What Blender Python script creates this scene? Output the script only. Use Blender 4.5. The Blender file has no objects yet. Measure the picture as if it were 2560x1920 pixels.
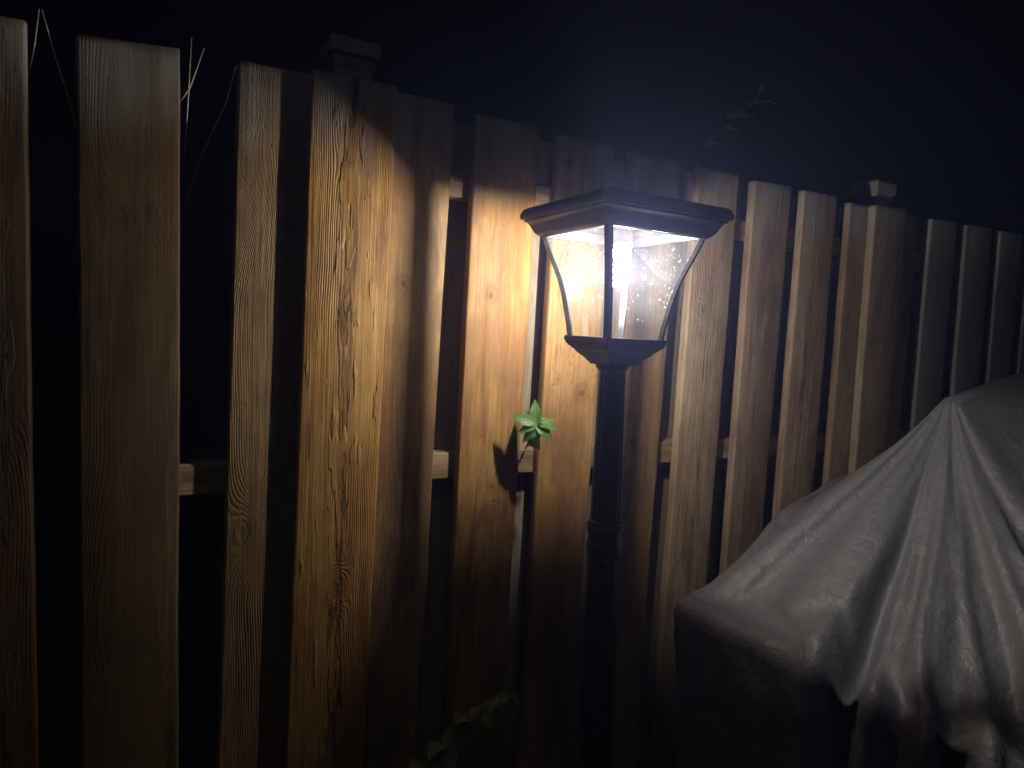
import bpy, bmesh, math, random
from mathutils import Vector, Matrix, noise
random.seed(7)
S = bpy.context.scene
COL = S.collection
R = math.radians

HAZE = 0.034     # density of the added haze volume
LAMP = 3200.0    # radiance of the LED core
# ------------------------------------------------------------------ camera
CAMZ = 1.45
cam = bpy.data.cameras.new('camera'); camo = bpy.data.objects.new('camera', cam); COL.objects.link(camo)
cam.sensor_width = 36.0; cam.lens = 23.44; cam.clip_start = 0.02; cam.clip_end = 400.0
r_, d_, f_ = (Vector((0.872196, -0.486276, 0.053005)), Vector((0.005546, -0.098522, -0.995119)), Vector((0.489125, 0.868233, -0.083233)))
m = Matrix.Identity(4)
for i in range(3):
    m[i][0] = r_[i]; m[i][1] = -d_[i]; m[i][2] = -f_[i]
m[2][3] = CAMZ
camo.matrix_world = m
S.camera = camo

# ------------------------------------------------------------------ night sky, faint added fill light
w = bpy.data.worlds.new('World'); S.world = w; w.use_nodes = True
nt = w.node_tree
bg = nt.nodes['Background']
sky = nt.nodes.new('ShaderNodeTexSky'); sky.sky_type = 'NISHITA'; sky.sun_disc = False
SUN_EL, SUN_AZ = 50.0, 205.0
sky.sun_elevation = R(SUN_EL); sky.sun_rotation = R(SUN_AZ)
nt.links.new(sky.outputs[0], bg.inputs[0]); bg.inputs[1].default_value = 0.00022
sun = bpy.data.lights.new('fill_sun', 'SUN'); sun.energy = 0.045; sun.angle = R(15); sun.color = (0.9, 0.95, 1.0)  # unseen wide fill, added to lift dark boards, caps and leaves
suno = bpy.data.objects.new('fill_sun', sun); COL.objects.link(suno)
sd = Vector((math.sin(R(SUN_AZ)) * math.cos(R(SUN_EL)), math.cos(R(SUN_AZ)) * math.cos(R(SUN_EL)), math.sin(R(SUN_EL))))
suno.rotation_euler = sd.to_track_quat('Z', 'Y').to_euler()
S.view_settings.view_transform = 'Standard'; S.view_settings.look = 'None'
S.view_settings.exposure = 0.0; S.view_settings.gamma = 1.0; S.view_settings.use_curve_mapping = False
S.render.engine = 'CYCLES'
cy = S.cycles
cy.use_denoising = True; cy.max_bounces = 5; cy.diffuse_bounces = 2; cy.glossy_bounces = 3; cy.transparent_max_bounces = 10; cy.use_adaptive_sampling = True; cy.adaptive_threshold = 0.04
cy.sample_clamp_indirect = 8.0; cy.caustics_reflective = True; cy.caustics_refractive = False; cy.blur_glossy = 0.6
cy.volume_bounces = 0

# ------------------------------------------------------------------ helpers
def new_obj(name, bm, mat, parent=None, smooth=False, loc=None):
    me = bpy.data.meshes.new(name); bm.to_mesh(me); bm.free()
    o = bpy.data.objects.new(name, me); COL.objects.link(o)
    if mat: me.materials.append(mat)
    if smooth:
        for p in me.polygons: p.use_smooth = True
    if loc is not None: o.location = loc
    if parent: o.parent = parent
    return o
def empty(name, loc=(0, 0, 0)):
    o = bpy.data.objects.new(name, None); COL.objects.link(o); o.location = loc; o.empty_display_size = 0.05
    return o
def tag(o, label=None, cat=None, group=None, kind=None):
    if label: o['label'] = label
    if cat: o['category'] = cat
    if group: o['group'] = group
    if kind: o['kind'] = kind
    return o
def box(bm, x0, x1, y0, y1, z0, z1, bev=0.0, seg=2):
    vs = [bm.verts.new(c) for c in ((x0, y0, z0), (x1, y0, z0), (x1, y1, z0), (x0, y1, z0), (x0, y0, z1), (x1, y0, z1), (x1, y1, z1), (x0, y1, z1))]
    fs = [bm.faces.new([vs[i] for i in q]) for q in ((3, 2, 1, 0), (4, 5, 6, 7), (0, 1, 5, 4), (1, 2, 6, 5), (2, 3, 7, 6), (3, 0, 4, 7))]
    if bev:
        es = set(e for f in fs for e in f.edges)
        bmesh.ops.bevel(bm, geom=list(es), offset=bev, segments=seg, affect='EDGES', profile=0.5)
def tube(bm, pts, rad, n=8, cap=True):
    rings = []
    for i, p in enumerate(pts):
        p = Vector(p)
        a = Vector(pts[max(i - 1, 0)]); b = Vector(pts[min(i + 1, len(pts) - 1)])
        t = (b - a).normalized(); u = t.orthogonal().normalized()
        if rings:
            u = (pu - t * pu.dot(t)).normalized()
        pu = u; v = t.cross(u)
        rr = rad[i] if isinstance(rad, (list, tuple)) else rad
        rings.append([bm.verts.new(p + (u * math.cos(2 * math.pi * k / n) + v * math.sin(2 * math.pi * k / n)) * rr) for k in range(n)])
    for a, b in zip(rings, rings[1:]):
        for k in range(n): bm.faces.new((a[k], a[(k + 1) % n], b[(k + 1) % n], b[k]))
    if cap:
        bm.faces.new(rings[0][::-1]); bm.faces.new(rings[-1])
def lathe(bm, prof, n=32, flute=None, cap=True, lean=None):
    rings = []
    for (r, z) in prof:
        ring = []
        for k in range(n):
            a = 2 * math.pi * k / n
            rr = r * (flute(a, z) if flute else 1)
            ring.append(bm.verts.new((rr * math.cos(a), rr * math.sin(a), z)))
        rings.append(ring)
    for a, b in zip(rings, rings[1:]):
        for k in range(n): bm.faces.new((a[k], a[(k + 1) % n], b[(k + 1) % n], b[k]))
    if cap:
        bm.faces.new(rings[0][::-1]); bm.faces.new(rings[-1])
def square_loft(bm, prof, cap_top=True, cap_bot=True):
    """prof: (corner radius, z); square sections, corners on the axes"""
    rings = []
    for (r, z) in prof:
        rings.append([bm.verts.new((r * math.cos(k * math.pi / 2), r * math.sin(k * math.pi / 2), z)) for k in range(4)])
    for a, b in zip(rings, rings[1:]):
        for k in range(4): bm.faces.new((a[k], a[(k + 1) % 4], b[(k + 1) % 4], b[k]))
    if cap_bot: bm.faces.new(rings[0][::-1])
    if cap_top: bm.faces.new(rings[-1])
    bmesh.ops.recalc_face_normals(bm, faces=bm.faces)

# ------------------------------------------------------------------ material helpers
class NB:
    def __init__(s, name):
        s.mat = bpy.data.materials.new(name); s.mat.use_nodes = True
        s.t = s.mat.node_tree; s.n = s.t.nodes; s.bsdf = s.n['Principled BSDF']; s.out = s.n['Material Output']
    def node(s, typ, **kw):
        n = s.n.new(typ)
        for k, v in kw.items(): setattr(n, k, v)
        return n
    def link(s, a, b): s.t.links.new(a, b)
    def put(s, sock, v):
        if hasattr(v, 'is_linked') or isinstance(v, bpy.types.NodeSocket): s.link(v, sock)
        else: sock.default_value = v
    def math(s, op, a, b=None, c=None, clamp=False):
        n = s.node('ShaderNodeMath', operation=op); n.use_clamp = clamp
        s.put(n.inputs[0], a)
        if b is not None: s.put(n.inputs[1], b)
        if c is not None: s.put(n.inputs[2], c)
        return n.outputs[0]
    def vmath(s, op, a, b=None):
        n = s.node('ShaderNodeVectorMath', operation=op); s.put(n.inputs[0], a)
        if b is not None: s.put(n.inputs[1], b)
        return n.outputs['Value'] if op in ('LENGTH', 'DOT_PRODUCT') else n.outputs[0]
    def noise(s, vec, scale, detail=2.0, rough=0.5, dist=0.0):
        n = s.node('ShaderNodeTexNoise'); s.put(n.inputs['Vector'], vec)
        n.inputs['Scale'].default_value = scale; n.inputs['Detail'].default_value = detail
        n.inputs['Roughness'].default_value = rough; n.inputs['Distortion'].default_value = dist
        return n.outputs['Fac']
    def ramp(s, v, a, b, lo=0.0, hi=1.0):
        n = s.node('ShaderNodeMapRange'); n.interpolation_type = 'SMOOTHSTEP'
        s.put(n.inputs[0], v); n.inputs[1].default_value = a; n.inputs[2].default_value = b
        n.inputs[3].default_value = lo; n.inputs[4].default_value = hi
        return n.outputs[0]
    def mix(s, f, a, b, mode='MIX'):
        n = s.node('ShaderNodeMix', data_type='RGBA', blend_type=mode)
        s.put(n.inputs[0], f); s.put(n.inputs[6], a if not isinstance(a, tuple) else (*a, 1)); s.put(n.inputs[7], b if not isinstance(b, tuple) else (*b, 1))
        return n.outputs[2]
    def bump(s, h, dist, strength=1.0, normal=None):
        n = s.node('ShaderNodeBump'); n.inputs['Strength'].default_value = strength; n.inputs['Distance'].default_value = dist
        s.put(n.inputs['Height'], h)
        if normal: s.link(normal, n.inputs['Normal'])
        return n.outputs[0]

def wood(name, seed, light=(0.50, 0.30, 0.125), dark=(0.25, 0.125, 0.045), knots=(), grain=210.0, wave=0.012, relief=0.0006, crack=None, grey=0.08, top_z=1.86, pith=0.5, width=0.14, along='z'):
    """weathered softwood; object space: x across, z along the board. A knot is (x, z, radius)."""
    b = NB(name)
    tc = b.node('ShaderNodeTexCoord').outputs['Object']
    if along == 'x':      # grain runs along the length of a rail
        sw = b.node('ShaderNodeSeparateXYZ'); b.link(tc, sw.inputs[0]); cb = b.node('ShaderNodeCombineXYZ')
        b.link(sw.outputs[2], cb.inputs[0]); b.link(sw.outputs[1], cb.inputs[1]); b.link(sw.outputs[0], cb.inputs[2]); tc = cb.outputs[0]; top_z = 50.0
    off = b.vmath('ADD', tc, (seed * 3.17, seed * 1.31, seed * 7.7))
    sep = b.node('ShaderNodeSeparateXYZ'); b.link(tc, sep.inputs[0]); X, Y, Z = sep.outputs
    # slow wander of the growth rings along the board
    lowv = b.vmath('MULTIPLY', off, (3.0, 3.0, 1.1))
    wander = b.math('MULTIPLY', b.math('SUBTRACT', b.noise(lowv, 1.6, 2.0), 0.5), wave * 6)
    xc = b.math('SUBTRACT', X, width * pith)
    ax_ = b.math('POWER', b.math('ADD', b.math('MULTIPLY', xc, xc), 0.0004), 0.5)   # cathedral, symmetric about the pith
    v = b.math('ADD', b.math('ADD', ax_, wander), b.math('MULTIPLY', Y, 0.7))
    kmask = None
    for (kx, kz, kr) in knots:
        dv = b.vmath('MULTIPLY', b.vmath('SUBTRACT', tc, (kx, 0, kz)), (1 / (kr * 1.9), 0, 1 / (kr * 4.2)))
        l = b.vmath('LENGTH', dv)
        g = b.math('EXPONENT', b.math('MULTIPLY', b.math('MULTIPLY', l, l), -1.0))
        v = b.math('ADD', v, b.math('MULTIPLY', g, kr * 2.6))
        dk = b.vmath('MULTIPLY', b.vmath('SUBTRACT', tc, (kx, 0, kz)), (1 / kr, 0, 1 / (kr * 1.25)))
        kk = b.vmath('LENGTH', b.vmath('ADD', dk, b.vmath('MULTIPLY', b.vmath('SUBTRACT', _vn(b, off, 40), (0.5, 0.5, 0.5)), (0.9, 0, 0.9))))
        kring = b.math('MULTIPLY_ADD', b.math('SINE', b.math('MULTIPLY', kk, 9.0)), 0.07, 0.36)
        rim_ = b.math('SUBTRACT', kk, 0.98); rim_ = b.math('EXPONENT', b.math('MULTIPLY', b.math('MULTIPLY', rim_, rim_), -40.0))
        km = b.math('MAXIMUM', b.math('MULTIPLY', b.ramp(kk, 0.7, 1.1, 1.0, 0.0), kring), b.math('MULTIPLY', rim_, 0.38))
        km = b.math('MAXIMUM', km, b.ramp(kk, 0.15, 0.6, 0.9, 0.0))
        kmask = km if kmask is None else b.math('MAXIMUM', kmask, km)
    # rings with uneven spacing
    rj = b.noise(b.vmath('MULTIPLY', off, (14, 14, 1.2)), 2.0, 3.0, 0.55)
    ph = b.math('ADD', b.math('MULTIPLY', v, grain * 6.2832), b.math('MULTIPLY', rj, 16.0))
    ring = b.math('MULTIPLY_ADD', b.math('SINE', ph), 0.5, 0.5)
    ring = b.math('POWER', ring, 1.8)
    vis = b.ramp(b.noise(b.vmath('MULTIPLY', off, (9, 9, 1.5)), 1.5, 2.0), 0.42, 0.72, 0.04, 1.0)
    fib = b.noise(b.vmath('MULTIPLY', off, (420, 420, 9)), 1.0, 4.0, 0.6)
    fib2 = b.noise(b.vmath('MULTIPLY', off, (130, 130, 1.7)), 1.0, 4.0, 0.65)
    blot = b.noise(b.vmath('MULTIPLY', off, (11, 11, 3.0)), 1.0, 4.0, 0.6, 0.4)
    blot2 = b.noise(b.vmath('MULTIPLY', off, (30, 30, 1.6)), 1.0, 3.0, 0.55)
    fac = b.math('ADD', b.math('MULTIPLY', b.math('MULTIPLY', ring, vis), 0.42), b.math('MULTIPLY', b.math('SUBTRACT', fib2, 0.38), 0.55), clamp=True)
    c = b.mix(fac, light, dark)
    c = b.mix(b.ramp(blot, 0.40, 0.66, 0.0, 0.75), c, tuple(x * y for x, y in zip(dark, (1.15, 1.0, 0.85))))
    c = b.mix(b.ramp(blot2, 0.55, 0.75, 0.0, 0.45), c, tuple(min(1, x * 1.15 + 0.03) for x in light))
    st = b.noise(b.vmath('MULTIPLY', off, (20, 20, 2.4)), 1.0, 5.0, 0.62, 0.8)
    c = b.mix(b.ramp(st, 0.52, 0.66, 0.0, 0.7), c, tuple(x * y for x, y in zip(dark, (0.62, 0.6, 0.6))))
    mot = b.noise(b.vmath('MULTIPLY', off, (34, 34, 13)), 1.0, 6.0, 0.68, 0.5)
    c = b.mix(b.ramp(mot, 0.42, 0.68, 0.0, 0.55), c, tuple(x * y for x, y in zip(dark, (1.0, 0.92, 0.8))))
    fm = b.math('MULTIPLY', b.ramp(fib, 0.28, 0.7, 0.78, 1.12), b.ramp(fib2, 0.3, 0.7, 1.10, 0.88))
    fc = b.node('ShaderNodeCombineColor'); b.link(fm, fc.inputs[0]); b.link(fm, fc.inputs[1]); b.link(fm, fc.inputs[2])
    c = b.mix(1.0, c, fc.outputs[0], 'MULTIPLY')
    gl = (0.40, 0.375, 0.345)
    gtop = b.math('ADD', b.ramp(b.math('ADD', Z, b.math('MULTIPLY', b.noise(b.vmath('MULTIPLY', off, (18, 18, 6)), 1.0, 3.0), 0.16)), top_z - 0.10, top_z + 0.09, 0.0, 0.8), grey)  # weathered grey tops, also paled to stand in for fill light in shadow
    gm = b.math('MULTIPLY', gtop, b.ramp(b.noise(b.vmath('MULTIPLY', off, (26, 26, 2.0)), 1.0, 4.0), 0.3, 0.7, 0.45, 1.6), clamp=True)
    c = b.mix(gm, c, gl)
    if kmask is not None:
        c = b.mix(b.math('MULTIPLY', kmask, b.ramp(fib2, 0.3, 0.6, 0.55, 0.9)), c, tuple(x * 0.42 for x in dark))
    # specks and small dents
    sp = b.node('ShaderNodeTexVoronoi'); b.link(b.vmath('MULTIPLY', off, (95, 95, 30)), sp.inputs['Vector']); sp.inputs['Scale'].default_value = 1.0
    speck = b.math('MULTIPLY', b.ramp(sp.outputs['Distance'], 0.05, 0.13, 1.0, 0.0), b.ramp(b.noise(b.vmath('MULTIPLY', off, (23, 23, 9)), 1.0, 2.0), 0.55, 0.62))
    c = b.mix(b.math('MULTIPLY', speck, 0.6), c, tuple(x * 0.35 for x in dark))
    h = b.math('ADD', b.math('MULTIPLY', b.math('MULTIPLY', ring, vis), -0.6), b.math('MULTIPLY', fib, 0.55))
    h = b.math('ADD', h, b.math('MULTIPLY', fib2, 1.1))
    h = b.math('SUBTRACT', h, b.math('MULTIPLY', speck, 1.2))
    if crack:
        cx, sig, amt = crack
        band = b.math('EXPONENT', b.math('MULTIPLY', b.math('POWER', b.math('ABSOLUTE', b.math('DIVIDE', b.math('SUBTRACT', X, cx), sig)), 2.0), -1.0))
        cn = b.noise(b.vmath('MULTIPLY', off, (85, 85, 7.5)), 1.0, 5.0, 0.66, 0.5)
        th = b.math('MULTIPLY_ADD', band, -0.19, 0.73)
        cr = b.ramp(b.math('SUBTRACT', cn, th), 0.0, 0.05)
        h = b.math('SUBTRACT', h, b.math('MULTIPLY', cr, 4.2 * amt))
        lift = b.ramp(b.math('SUBTRACT', b.noise(b.vmath('MULTIPLY', off, (70, 70, 10)), 1.0, 3.0), th), -0.08, 0.0)
        h = b.math('ADD', h, b.math('MULTIPLY', lift, 1.2 * amt))
        c = b.mix(b.math('MULTIPLY', cr, 0.75), c, tuple(x * 0.3 for x in dark))
    if kmask is not None:
        kn = b.noise(b.vmath('MULTIPLY', off, (170, 170, 120)), 1.0, 4.0, 0.7)
        h = b.math('ADD', h, b.math('MULTIPLY', kmask, b.math('MULTIPLY', b.math('SUBTRACT', kn, 0.6), 2.6)))
    b.link(c, b.bsdf.inputs['Base Color'])
    b.bsdf.inputs['Roughness'].default_value = 0.62
    b.bsdf.inputs['Specular IOR Level'].default_value = 0.35
    b.link(b.bump(h, relief * 1.5), b.bsdf.inputs['Normal'])
    return b.mat
def _vn(b, vec, scale):
    n = b.node('ShaderNodeTexNoise'); b.link(vec, n.inputs['Vector']); n.inputs['Scale'].default_value = scale; n.inputs['Detail'].default_value = 2
    return n.outputs['Color']

def metal_black():
    b = NB('black_painted_aluminium')
    tc = b.node('ShaderNodeTexCoord').outputs['Object']
    n1 = b.noise(tc, 900, 2, 0.6); n2 = b.noise(tc, 18, 4, 0.6)
    b.link(b.mix(b.ramp(n2, 0.4, 0.75, 0, 0.7), (0.02, 0.02, 0.023), (0.05, 0.047, 0.047)), b.bsdf.inputs['Base Color'])
    b.link(b.ramp(n2, 0.3, 0.8, 0.28, 0.5), b.bsdf.inputs['Roughness'])
    b.link(b.bump(n1, 0.00012, 0.6), b.bsdf.inputs['Normal'])
    return b.mat
def simple(name, col, rough=0.6, spec=0.4, noise_s=None, var=0.3):
    b = NB(name)
    if noise_s:
        tc = b.node('ShaderNodeTexCoord').outputs['Object']
        f = b.noise(tc, noise_s, 4, 0.6)
        b.link(b.mix(b.ramp(f, 0.3, 0.7), tuple(c * (1 - var) for c in col), tuple(min(1, c * (1 + var)) for c in col)), b.bsdf.inputs['Base Color'])
        b.link(b.bump(f, 0.002, 0.5), b.bsdf.inputs['Normal'])
    else: b.bsdf.inputs['Base Color'].default_value = (*col, 1)
    b.bsdf.inputs['Roughness'].default_value = rough; b.bsdf.inputs['Specular IOR Level'].default_value = spec
    return b.mat
def leaf_mat(name, col, trans=0.35):
    b = NB(name)
    tc = b.node('ShaderNodeTexCoord').outputs['Object']
    sep = b.node('ShaderNodeSeparateXYZ'); b.link(tc, sep.inputs[0])
    f = b.noise(tc, 160, 3, 0.6)
    vein = b.ramp(b.math('ABSOLUTE', sep.outputs[0]), 0.0003, 0.0012, 1.0, 0.0)
    ribs = b.math('SINE', b.math('MULTIPLY', b.math('SUBTRACT', sep.outputs[1], b.math('ABSOLUTE', sep.outputs[0])), 900.0))
    c = b.mix(f, tuple(x * 0.75 for x in col), tuple(x * 1.2 for x in col))
    c = b.mix(b.math('MULTIPLY', vein, 0.6), c, tuple(min(1, x * 1.6 + 0.03) for x in col))
    b.link(c, b.bsdf.inputs['Base Color']); b.bsdf.inputs['Roughness'].default_value = 0.42
    b.link(b.bump(b.math('ADD', ribs, b.math('MULTIPLY', f, 2.0)), 0.00025, 0.6), b.bsdf.inputs['Normal'])
    t = b.node('ShaderNodeBsdfTranslucent'); b.link(b.mix(1.0, c, (1.15, 1.25, 0.6), 'MULTIPLY'), t.inputs[0])
    mx = b.node('ShaderNodeMixShader'); mx.inputs[0].default_value = trans
    b.link(b.bsdf.outputs[0], mx.inputs[1]); b.link(t.outputs[0], mx.inputs[2]); b.link(mx.outputs[0], b.out.inputs[0])
    return b.mat

M_BLACK = metal_black()
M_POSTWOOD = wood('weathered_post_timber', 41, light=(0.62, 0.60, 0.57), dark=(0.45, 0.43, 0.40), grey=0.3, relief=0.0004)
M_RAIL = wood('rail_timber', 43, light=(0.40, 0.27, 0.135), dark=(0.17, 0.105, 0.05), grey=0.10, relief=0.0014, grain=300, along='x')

# ------------------------------------------------------------------ ground
def ground_mat():
    b = NB('dark_garden_soil')
    tc = b.node('ShaderNodeTexCoord').outputs['Object']
    f = b.noise(tc, 9, 6, 0.65); g = b.noise(tc, 90, 5, 0.7)
    b.link(b.mix(b.ramp(f, 0.35, 0.65), (0.035, 0.026, 0.018), (0.045, 0.055, 0.022)), b.bsdf.inputs['Base Color'])
    b.bsdf.inputs['Roughness'].default_value = 0.95
    b.link(b.bump(b.math('ADD', f, b.math('MULTIPLY', g, 0.4)), 0.03), b.bsdf.inputs['Normal'])
    return b.mat
bm = bmesh.new()
vs = [bm.verts.new((x, y, 0)) for x, y in ((-150, -150), (150, -150), (150, 150), (-150, 150))]; bm.faces.new(vs)
tag(new_obj('ground', bm, ground_mat()), kind='structure')

# ------------------------------------------------------------------ fence
YF = 1.2            # front face of the boards
TB = 0.024          # board thickness
TR = 0.036          # rail thickness
fence = tag(empty('wooden_fence', (0.9, YF, 0)), 'brown shadowbox fence of upright weathered boards on two rails behind the lamp', 'fence')
def fence_child(o): o.parent = fence; o.location = Vector(o.location) - Vector((0.9, YF, 0)); return o

def make_board(name, xl, xr, kl, kr, zt_l, zt_r, y, mat, thick=TB, seed=0, bow=0.0):
    """xl/xr are the edge positions at camera height, kl/kr their lean; the object sits at its lower left edge"""
    rnd = random.Random(seed)
    z0 = 0.05
    ex = lambda x, k, z: x + k * (z - CAMZ)
    ox = xl
    nz = 40
    # rounded section, front face at y = 0, run along the board
    rr = 0.0055
    bm = bmesh.new(); rings = []
    zs = [z0 + (min(zt_l, zt_r) - 0.012 - z0) * i / nz for i in range(nz + 1)]
    lev = [(z, z, 0.0) for z in zs] + [(zt_l - 0.0015, zt_r - 0.0015, 0.0), (zt_l, zt_r, 0.0022)]
    for li, (za, zb, inset) in enumerate(lev):
        a = ex(xl, kl, za) - ox; b2 = ex(xr, kr, zb) - ox
        wob = 0.0016
        a += wob * (noise.noise(Vector((seed * 5.1, za * 4.0, 0))) + 0.5 * noise.noise(Vector((seed * 5.1, za * 17.0, 0))))
        b2 += wob * (noise.noise(Vector((seed * 9.7, zb * 4.0, 3))) + 0.5 * noise.noise(Vector((seed * 9.7, zb * 17.0, 3))))
        a += inset; b2 -= inset
        r1 = rr * (0.75 + 0.5 * abs(noise.noise(Vector((seed * 2.3, za * 6.0, 9)))))
        pts = []
        for (cx, cyy, a0) in ((b2 - r1, r1, -90), (b2 - r1, thick - r1, 0), (a + r1, thick - r1, 90), (a + r1, r1, 180)):
            for k in range(4):
                an = R(a0 + 30 * k); pts.append((cx + r1 * math.cos(an), cyy + r1 * math.sin(an)))
        ring = []
        for (px, py) in pts:
            t = min(1, max(0, (px - a) / max(1e-6, b2 - a)))
            yy = py + (inset if py < thick / 2 else -inset) + bow * math.sin(za * 2.1 + seed)
            zz = za + (zb - za) * t
            if li >= len(lev) - 2: zz += 0.0035 * noise.noise(Vector((px * 60, seed * 3.3, 0))) + 0.0015 * noise.noise(Vector((px * 300, seed, 0)))
            ring.append(bm.verts.new((px, yy, zz)))
        rings.append(ring)
    n = len(rings[0])
    for a, b2 in zip(rings, rings[1:]):
        for k in range(n): bm.faces.new((a[k], a[(k + 1) % n], b2[(k + 1) % n], b2[k]))
    bm.faces.new(rings[0][::-1]); bm.faces.new(rings[-1])
    o = new_obj(name, bm, mat, smooth=True, loc=(ox, y, 0))
    o.data.polygons[-1].use_smooth = False
    return fence_child(o)

WARM = dict(light=(0.46, 0.25, 0.072), dark=(0.20, 0.09, 0.022))
GOLD = dict(light=(0.50, 0.275, 0.068), dark=(0.24, 0.105, 0.022))
TAN = dict(light=(0.44, 0.26, 0.095), dark=(0.20, 0.10, 0.035))
GREYB = dict(light=(0.52, 0.375, 0.225), dark=(0.28, 0.185, 0.10))
BROWN = dict(light=(0.135, 0.079, 0.023), dark=(0.068, 0.034, 0.009))  # left boards' brown, darkened to stand in for the lamp's falloff
W_ = 0.14
front = [
    # xl, xr, lean l, lean r, top l, top r, overlay, material settings
    (-0.281, -0.139, -0.006, -0.007, 1.842, 1.8456, 0, dict(BROWN, knots=((0.10, 1.30, 0.016),), crack=(0.10, 0.02, 0.7), relief=0.0005, light=(0.085, 0.043, 0.012), dark=(0.045, 0.02, 0.005), grey=0.02)),  # leftmost board, falloff darkened further into its colour
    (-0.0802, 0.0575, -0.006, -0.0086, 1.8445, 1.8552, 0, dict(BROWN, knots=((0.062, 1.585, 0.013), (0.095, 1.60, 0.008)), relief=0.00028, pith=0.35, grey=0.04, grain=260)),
    (0.1347, 0.276, 0.0113, 0.011, 1.8586, 1.862, 0, dict(TAN, knots=((-0.012, 1.69, 0.03), (0.035, 1.075, 0.016)), grain=240, relief=0.0008, wave=0.008, pith=1.1, light=(0.34, 0.205, 0.078), dark=(0.165, 0.085, 0.03), grey=0.05)),
    (0.2446, 0.3928, 0.0112, 0.0133, 1.8601, 1.8669, 1, dict(GOLD, grey=0.04, knots=((0.072, 1.72, 0.008), (0.105, 1.705, 0.005), (0.075, 0.965, 0.010)), crack=(0.074, 0.026, 1.5), relief=0.0010, grain=330, wave=0.006)),
    (0.373, 0.5138, 0.016, 0.0179, 1.8635, 1.8666, 0, dict(TAN, knots=((0.058, 1.523, 0.014),), grain=150, relief=0.0005)),
    (0.5649, 0.707, 0.0046, 0.0125, 1.8583, 1.8623, 0, dict(GOLD, light=(0.45, 0.235, 0.055), dark=(0.20, 0.085, 0.018), knots=((0.052, 1.515, 0.014), (0.075, 1.12, 0.011)), relief=0.0006, grain=190)),
    (0.7543, 0.8954, 0.0077, 0.0121, 1.8542, 1.8566, 0, dict(WARM, knots=((0.03, 1.80, 0.010), (0.10, 1.315, 0.018), (0.035, 1.345, 0.008)), relief=0.0006)),
    (0.9471, 1.0926, 0.006, 0.0099, 1.8536, 1.8535, 0, dict(TAN, knots=((0.065, 1.20, 0.013),), relief=0.0005)),
    (1.1496, 1.2861, 0.004, 0.0029, 1.8545, 1.855, 0, dict(GREYB, knots=((0.05, 1.52, 0.010), (0.065, 0.99, 0.010)), relief=0.0008, grain=230)),
    (1.3449, 1.4794, -0.008, -0.0007, 1.850, 1.8554, 0, dict(GREYB, light=(0.43, 0.30, 0.19), dark=(0.24, 0.15, 0.09), knots=((0.085, 1.05, 0.012),), relief=0.0005)),
    (1.5338, 1.6713, -0.008, -0.015, 1.8513, 1.8542, 0, dict(GREYB, knots=((0.055, 1.66, 0.007), (0.06, 1.25, 0.008)), crack=(0.055, 0.012, 0.7), relief=0.0006)),
    (1.7324, 1.873, -0.02, -0.02, 1.8482, 1.850, 0, dict(BROWN, light=(0.43, 0.295, 0.17), dark=(0.23, 0.145, 0.075), crack=(0.075, 0.012, 0.6), relief=0.0005)),
    (1.8120, 1.9595, -0.03, -0.018, 1.849, 1.8549, 1, dict(GREYB, light=(0.44, 0.31, 0.20), dark=(0.26, 0.17, 0.10), relief=0.0004)),
    (1.922, 2.0635, -0.03, -0.03, 1.8483, 1.848, 0, dict(GREYB, relief=0.0004)),
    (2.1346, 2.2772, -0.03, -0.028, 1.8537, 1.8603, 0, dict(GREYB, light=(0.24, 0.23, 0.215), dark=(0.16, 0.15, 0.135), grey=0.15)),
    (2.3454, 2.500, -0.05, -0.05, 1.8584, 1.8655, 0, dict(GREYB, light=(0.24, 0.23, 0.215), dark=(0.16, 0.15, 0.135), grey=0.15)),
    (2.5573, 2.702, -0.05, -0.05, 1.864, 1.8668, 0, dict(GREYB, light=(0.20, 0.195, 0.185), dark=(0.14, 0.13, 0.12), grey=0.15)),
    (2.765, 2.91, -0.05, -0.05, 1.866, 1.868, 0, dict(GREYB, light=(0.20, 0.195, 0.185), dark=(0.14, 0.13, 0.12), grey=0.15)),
]
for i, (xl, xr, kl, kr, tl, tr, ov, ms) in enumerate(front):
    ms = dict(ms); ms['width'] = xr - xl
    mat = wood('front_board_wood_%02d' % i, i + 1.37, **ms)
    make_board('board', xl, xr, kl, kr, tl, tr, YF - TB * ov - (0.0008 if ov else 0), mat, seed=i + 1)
# boards on the far side of the rails, covering the gaps
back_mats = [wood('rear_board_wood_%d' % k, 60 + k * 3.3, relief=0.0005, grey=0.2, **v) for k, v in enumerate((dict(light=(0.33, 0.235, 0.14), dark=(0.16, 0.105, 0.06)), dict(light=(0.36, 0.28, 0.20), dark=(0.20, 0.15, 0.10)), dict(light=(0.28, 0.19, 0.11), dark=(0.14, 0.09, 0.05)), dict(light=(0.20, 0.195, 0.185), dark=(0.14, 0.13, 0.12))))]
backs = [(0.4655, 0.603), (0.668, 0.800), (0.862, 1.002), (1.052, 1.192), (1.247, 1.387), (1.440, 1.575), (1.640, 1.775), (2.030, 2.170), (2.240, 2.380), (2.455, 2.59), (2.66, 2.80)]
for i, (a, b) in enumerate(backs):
    make_board('board', a, b, 0.004, 0.006, 1.852 + 0.004 * math.sin(i * 2.3), 1.852 + 0.004 * math.cos(i * 1.7), YF + TB + TR + 0.0006, back_mats[i % 3 if a < 1.9 else 3], seed=40 + i)
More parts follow.
